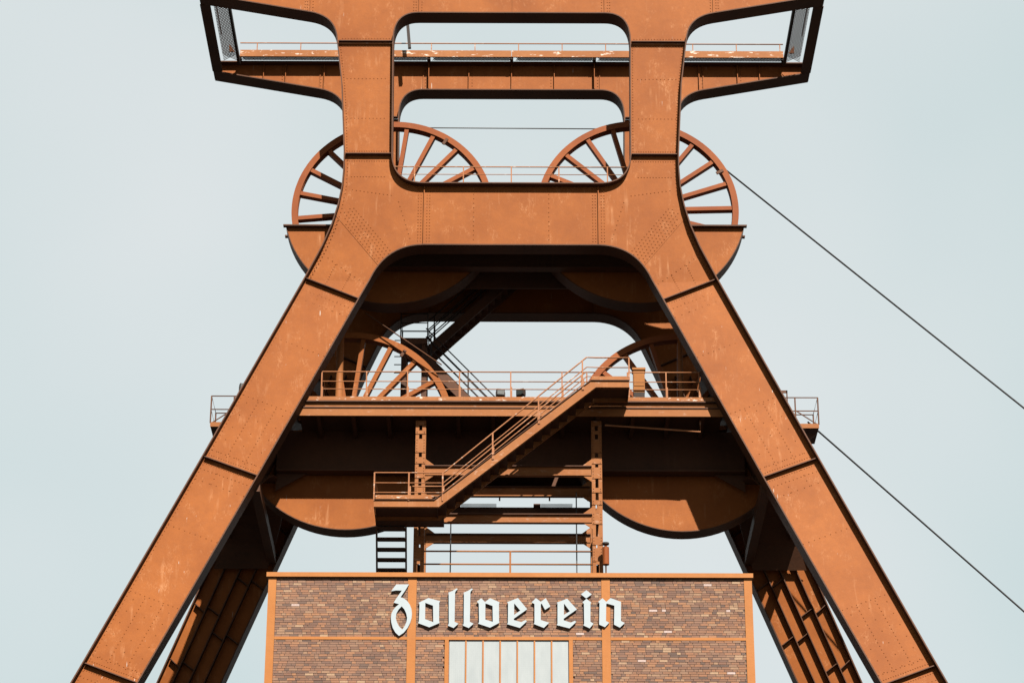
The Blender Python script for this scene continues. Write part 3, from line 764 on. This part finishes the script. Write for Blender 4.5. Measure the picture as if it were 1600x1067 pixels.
# small roof stair below the landing
rs = thing('roof_stair', 'short dark open stair from the hall roof up to the staircase landing', 'stair')
x0, x1 = -4.20, -3.28
for X in (x0, x1):
    b = MB(); b.bar((X, 2.0, 29.75), (X, 0.05, 32.45), 0.05, 0.26, (0, 1, 0)); b.build('stringer', M['flange'], rs)
for i in range(10):
    t_ = (i + 0.5) / 10; y = 2.0 - 1.95 * t_; z = 29.75 + 2.7 * t_
    MB().box(x0 + 0.03, x1 - 0.03, y - 0.14, y + 0.14, z - 0.03, z + 0.015).build('tread', M['flange'], rs)
# vent pipe on the roof
t = thing('warning_siren', 'small orange cylinder on a thin stem beside the right lattice column on the roof', 'siren')
MB().tube([(2.98, -0.1, 29.7), (2.98, -0.1, 31.05)], 0.022).build('stem', M['beam'], t, True)
MB().tube([(2.98, -0.1, 31.05), (2.98, -0.1, 31.12), (2.98, -0.1, 31.62)], 0.105, 14).build('body', M['wheel'], t)
MB().tube([(2.98, -0.1, 31.62), (2.98, -0.1, 31.72)], 0.04, 10).build('neck', M['wheel'], t)
MB().tube([(2.98, -0.1, 31.72), (2.98, -0.1, 31.77)], 0.11, 14).build('cap', M['grey'], t)

# ------------------------------------------------------------------ dark stairs behind, up to the wheel deck
def back_stair(name, label, A, B, y0, y1, rails=True):
    t = thing(name, label, 'staircase')
    d = Vector((B[0] - A[0], 0, B[1] - A[1])); L = d.length; u = d.normalized(); up = Vector((-u.z, 0, u.x))
    if up.z < 0: up = -up
    for y in (y0, y1):
        b = MB(); b.bar((A[0], y, A[1]), (B[0], y, B[1]), 0.05, 0.32, up); b.build('stringer', M['flange'], t)
    n = int(abs(B[1] - A[1]) / 0.22)
    for i in range(n):
        f_ = (i + 0.5) / n; x = A[0] + (B[0] - A[0]) * f_; z = A[1] + (B[1] - A[1]) * f_
        MB().box(x - 0.14, x + 0.14, y0 + 0.03, y1 - 0.03, z - 0.02, z + 0.02).build('tread', M['flange'], t)
    if rails:
        for y in (y0, y1):
            for h in (1.0, 0.68, 0.38):
                MB().tube([(A[0], y, A[1] + h + 0.15), (B[0], y, B[1] + h + 0.15)], 0.022).build('handrail', M['grey'], t, True)
            for f_ in (0.06, 0.5, 0.94):
                x = A[0] + (B[0] - A[0]) * f_; z = A[1] + (B[1] - A[1]) * f_
                MB().box(x - 0.02, x + 0.02, y - 0.02, y + 0.02, z + 0.1, z + 1.15).build('post', M['grey'], t)
    return t
a, c = at(668, 552, 4.3), at(790, 458, 4.3)
up_st = back_stair('steel_staircase', 'dark stair flight rising right from the small landing to the wheel deck', a, (a[0] + 3.6, 44.3 - 0.4), 4.2, 5.0)
a2, c2 = at(665, 560, 3.5), at(775, 628, 3.5)
back_stair('steel_staircase', 'dark stair flight running down right from the small landing to the platform', (c2[0] + 0.5, 36.6), (a2[0], a2[1] - 0.05), 3.45, 4.1)
t = thing('stair_landing', 'small dark landing on two posts between the stair flights', 'landing')
q0, q1 = at(626, 540, 3.6), at(668, 540, 3.6)
zl = q0[1]
MB().box(q0[0], q1[0], 3.45, 4.95, zl, zl + 0.22).build('floor', M['flange'], t)
for X in (q0[0] + 0.12, q1[0] - 0.1):
    MB().box(X - 0.09, X + 0.09, 3.5, 3.7, 36.46, zl).build('post', M['flange'], t)
    MB().box(X - 0.09, X + 0.09, 4.7, 4.9, 36.46, zl).build('post', M['flange'], t)
for h in (1.15, 0.8, 0.5):
    MB().tube([(q1[0], 3.5, zl + h), (q0[0], 3.5, zl + h), (q0[0], 4.9, zl + h), (q1[0], 4.9, zl + h)], 0.018).build('handrail', M['grey'], t, True)
for (X, Y) in ((q0[0], 3.5), (q1[0], 3.5), (q0[0], 4.9), (q1[0], 4.9)):
    MB().box(X - 0.02, X + 0.02, Y - 0.02, Y + 0.02, zl + 0.2, zl + 1.17).build('post', M['grey'], t)
b = MB()
for i in range(13):
    z = 36.8 + i * 0.3
    b.box(q0[0] - 0.2, q0[0] + 0.03, 3.45, 3.47, z, z + 0.03)
b.build('climbing_rungs', M['grey'], t)

# ------------------------------------------------------------------ side balconies outside the legs
def balcony(m, xo, label):
    t = thing('side_balcony', label, 'balcony', 'balconies outside the legs')
    xi = xo - 1.7; y0, y1 = 2.2, 3.6; z0, z1 = 36.72, 37.78
    def mx(a, c): return min(m * a, m * c), max(m * a, m * c)
    a, c = mx(xi, xo); MB().box(a, c, y0, y1, z0, z0 + 0.10).build('floor', M['flange'], t)
    MB().box(a, c, y0 - 0.02, y0 - 0.001, z0 - 0.04, z0 + 0.12).build('edge_beam', M['beam'], t)
    for (X, Y) in ((xo, y0), (xo, y1), (xo - 0.75, y0), (xo - 0.75, y1)):
        MB().box(m * X - 0.022, m * X + 0.022, Y - 0.022, Y + 0.022, z0 + 0.1, z1).build('post', M['flange'], t)
    for z in (z1, z0 + 0.58):
        MB().tube([(m * xi, y0, z), (m * xo, y0, z), (m * xo, y1, z), (m * xi, y1, z)], 0.02).build('handrail', M['flange'], t, True)
    MB().bar((m * (xo - 0.75), y0, z0 + 0.6), (m * (xo - 0.05), y0, z0 + 0.1), 0.03, 0.03).build('brace', M['flange'], t)
    MB().prism([(m * (xo - 0.05), z0 - 0.12), (m * xi, z0 - 0.12), (m * xi, z0 - 1.4)], y0 + 0.3, y0 + 0.36).build('bracket', M['flange'], t)
    MB().box(*mx(xi - 0.6, xo - 0.78), y1 + 0.4, y1 + 0.42, 38.75, 38.85).build('upper_rail', M['flange'], t)
    MB().box(*mx(xo - 0.82, xo - 0.78), y1 + 0.4, y1 + 0.44, 36.8, 38.85).build('post', M['flange'], t)
balcony(-1, 9.86, 'small railed balcony sticking out left of the left front leg')
balcony(1, 10.12, 'small railed balcony sticking out right of the right front leg')
flood(-8.92, 3.1, 38.32, 0.3, 'floodlight on the balcony left of the left front leg')

# ------------------------------------------------------------------ brick hall
hall = thing('brick_hall', 'steel framed brown brick hall with white sign letters and tall pale window', 'building')
YH = -2.0; HW = 7.32; ZT = 29.90; ZBR = 26.2
MB().box(-HW + 0.02, HW - 0.02, YH + 0.05, 8.2, 0.02, ZT - 0.3).build('wall', M['farbrick'], hall)
MB().box(-HW + 0.02, HW - 0.02, YH + 0.05, YH + 0.35, ZT - 0.295, ZT - 0.03).build('parapet', M['mortar'], hall)
MB().box(-HW + 0.05, HW - 0.05, YH + 0.36, 8.15, ZT - 0.29, ZT - 0.22).build('roof', M['bitumen'], hall)
MB().box(-HW - 0.06, HW + 0.04, YH - 0.10, YH + 0.42, ZT, ZT + 0.14).build('coping_beam', M['hallsteel'], hall)
for (x0, x1) in ((-HW, -7.08), (-3.09, -2.83), (2.76, 3.02), (7.08, HW)):
    MB().box(x0, x1, YH - 0.02, YH + 0.06, 0.0, ZT - 0.005).build('steel_post', M['hallsteel'], hall)
ZM0, ZM1 = 27.93, 28.02
for (x0, x1) in ((-7.078, -3.092), (-2.828, -2.072), (2.002, 2.758), (3.022, 7.078)):
    MB().box(x0, x1, YH - 0.015, YH + 0.05, ZM0, ZM1).build('steel_rail', M['hallsteel'], hall)
for (x0, x1) in ((-7.078, -3.092), (3.022, 7.078), (-2.828, -1.96), (1.90, 2.758)):
    MB().box(x0, x1, YH + 0.0, YH + 0.045, 0.02, ZBR - 0.02).build('wall', M['farbrick'], hall)
# window
wx0, wx1, wzt, wzb = -1.955, 1.885, 27.93, 16.0
MB().box(wx0 - 0.115, wx1 + 0.115, YH - 0.02, YH + 0.05, wzt, wzt + 0.095).build('lintel', M['hallsteel'], hall)
for (x0, x1) in ((wx0, wx0 + 0.12), (wx1 - 0.12, wx1)):
    MB().box(x0, x1, YH - 0.018, YH + 0.05, wzb, wzt - 0.002).build('window_jamb', M['hallsteel'], hall)
gx0, gx1 = wx0 + 0.122, wx1 - 0.122; NP = 7; pw = (gx1 - gx0) / NP
for i in range(NP):
    win = MB().box(gx0 + i * pw + 0.018, gx0 + (i + 1) * pw - 0.018, YH + 0.028, YH + 0.04, wzb, wzt - 0.004).build('window_pane', M['pane'], hall)
for i in range(1, NP):
    MB().box(gx0 + i * pw - 0.022, gx0 + i * pw + 0.022, YH + 0.0, YH + 0.046, wzb, wzt - 0.004).build('mullion', M['hallsteel'], hall)
# bricks: running bond of mixed lengths, every brick with its own depth
areas = [(-7.078, -3.092, ZM1, ZT - 0.02), (-2.828, 2.758, ZM1, ZT - 0.02), (3.022, 7.078, ZM1, ZT - 0.02),
         (-7.078, -3.092, ZBR, ZM0), (3.022, 7.078, ZBR, ZM0), (-2.828, -1.957, ZBR, ZM0), (1.887, 2.758, ZBR, ZM0)]
CH = 0.0755; rng = random.Random(3); bricks = []
for (x0, x1, z0, z1) in areas:
    n = max(1, round((z1 - z0) / CH)); ch = (z1 - z0) / n
    for r in range(n):
        z = z0 + r * ch; x = x0 - (rng.random() * 0.2)
        while x < x1:
            L = 0.25 if rng.random() < 0.62 else 0.125
            a, c = max(x, x0) + 0.004, min(x + L, x1) - 0.004
            if c - a > 0.04: bricks.append((a, c, z + 0.005, z + ch - 0.005, YH + rng.uniform(-0.006, 0.008), abs(c - a - 0.242) < 0.002))
            x += L + 0.006
MB().box(-7.1, 7.1, YH + 0.018, YH + 0.052, 28.0, ZT - 0.01).build('mortar_bed', M['mortar'], hall)
for (x0, x1) in ((-7.1, -2.06), (1.99, 7.1)):
    MB().box(x0, x1, YH + 0.018, YH + 0.052, ZBR, 27.999).build('mortar_bed', M['mortar'], hall)
full = sorted([i for i, q in enumerate(bricks) if q[5] and abs(q[0]) > 2.0], key=lambda i: (round(bricks[i][2], 2)))
full = [i for i in full if bricks[i][2] > 26.62][:300]; single = set(full)
me = None
many = MB()
for i, (a, c, z0, z1, y, f_) in enumerate(bricks):
    if i in single:
        if me is None:
            hx, hz = (c - a) / 2, (z1 - z0) / 2
            o = MB().box(-hx, hx, 0, 0.05, -hz, hz).build('brick', M['brick_one'], hall); me = o.data
        else:
            o = bpy.data.objects.new('brick', me); COL.objects.link(o); o.parent = hall
        o.location = ((a + c) / 2, y, (z0 + z1) / 2)
    else: many.box(a, c, y, y + 0.05, z0, z1)
stuff(many.build('brickwork', M['brick_many'], hall))

# ------------------------------------------------------------------ sign letters
sign = thing('sign_lettering', 'white blackletter sign reading Zollverein mounted on the brick hall front', 'sign')
Yl = YH - 0.095
def Lp(reg, pts):
    ox, oy, sc = reg; return [at(ox + x / sc, oy + y / sc, Yl) for x, y in pts]
A1, A2, A3, A4 = (600, 900, 10.67), (690, 910, 13.336), (780, 910, 13.336), (870, 910, 13.336)
def letter(reg, polys):
    b = MB()
    for outer, holes in polys: b.prism(list(reversed(Lp(reg, outer))), Yl, Yl + 0.06, [Lp(reg, h) for h in holes])
    b.build('letter', M['white'], sign)
letter(A1, [([(205, 133), (417, 133), (350, 240), (275, 347), (330, 365), (385, 408), (430, 470), (457, 540), (466, 620), (458, 700), (435, 775), (395, 855), (330, 935), (250, 990), (190, 935), (145, 855), (121, 765), (115, 690), (124, 620), (152, 560), (198, 505), (252, 462), (160, 437), (225, 340), (298, 236), (200, 233), (118, 248), (160, 190)],
             [[(295, 497), (340, 550), (372, 620), (385, 690), (375, 755), (345, 825), (305, 885), (250, 830), (212, 755), (196, 690), (206, 620), (240, 555)]])])
letter(A1, [([(575, 440), (740, 360), (937, 412), (920, 440), (918, 745), (927, 775), (755, 847), (568, 778), (582, 745), (592, 462)], [[(688, 440), (817, 487), (821, 762), (685, 712)]])])
letter(A2, [([(140, 205), (225, 170), (310, 115), (336, 135), (300, 165), (281, 200), (270, 810), (352, 850), (250, 940), (130, 890), (150, 845), (148, 232)], [])])
letter(A2, [([(455, 205), (545, 170), (630, 115), (654, 135), (618, 165), (600, 200), (588, 812), (668, 850), (565, 940), (445, 890), (460, 845), (465, 232)], [])])
letter(A2, [([(735, 395), (825, 320), (903, 400), (1010, 320), (1208, 405), (1195, 440), (1197, 800), (1205, 830), (1010, 933), (762, 850), (780, 820), (775, 435)], [[(912, 428), (1062, 480), (1067, 812), (910, 765)]])])
letter(A3, [([(163, 405), (390, 316), (583, 550), (303, 747), (305, 775), (460, 817), (545, 775), (577, 800), (430, 938), (163, 860), (180, 835), (185, 430)], [[(312, 428), (440, 577), (310, 667)]])])
letter(A3, [([(678, 405), (765, 318), (867, 395), (970, 318), (1067, 490), (955, 562), (885, 432), (868, 445), (866, 775), (1042, 830), (930, 938), (718, 855), (735, 830), (735, 442)], [])])
letter(A4, [([(-2, 412), (215, 330), (418, 552), (143, 747), (145, 780), (290, 827), (375, 790), (407, 812), (265, 947), (-2, 880), (15, 850), (15, 430)], [[(150, 432), (272, 592), (148, 667)]])])
letter(A4, [([(533, 405), (620, 332), (717, 410), (702, 440), (700, 810), (767, 850), (685, 947), (553, 885), (570, 850), (565, 435)], []), ([(503, 240), (615, 153), (729, 240), (612, 324)], [])])
letter(A4, [([(863, 395), (950, 320), (1032, 395), (1120, 318), (1338, 395), (1337, 795), (1417, 835), (1315, 932), (1193, 870), (1200, 475), (1040, 430), (1030, 450), (1025, 795), (1092, 830), (1005, 922), (883, 870), (890, 425)], [])])
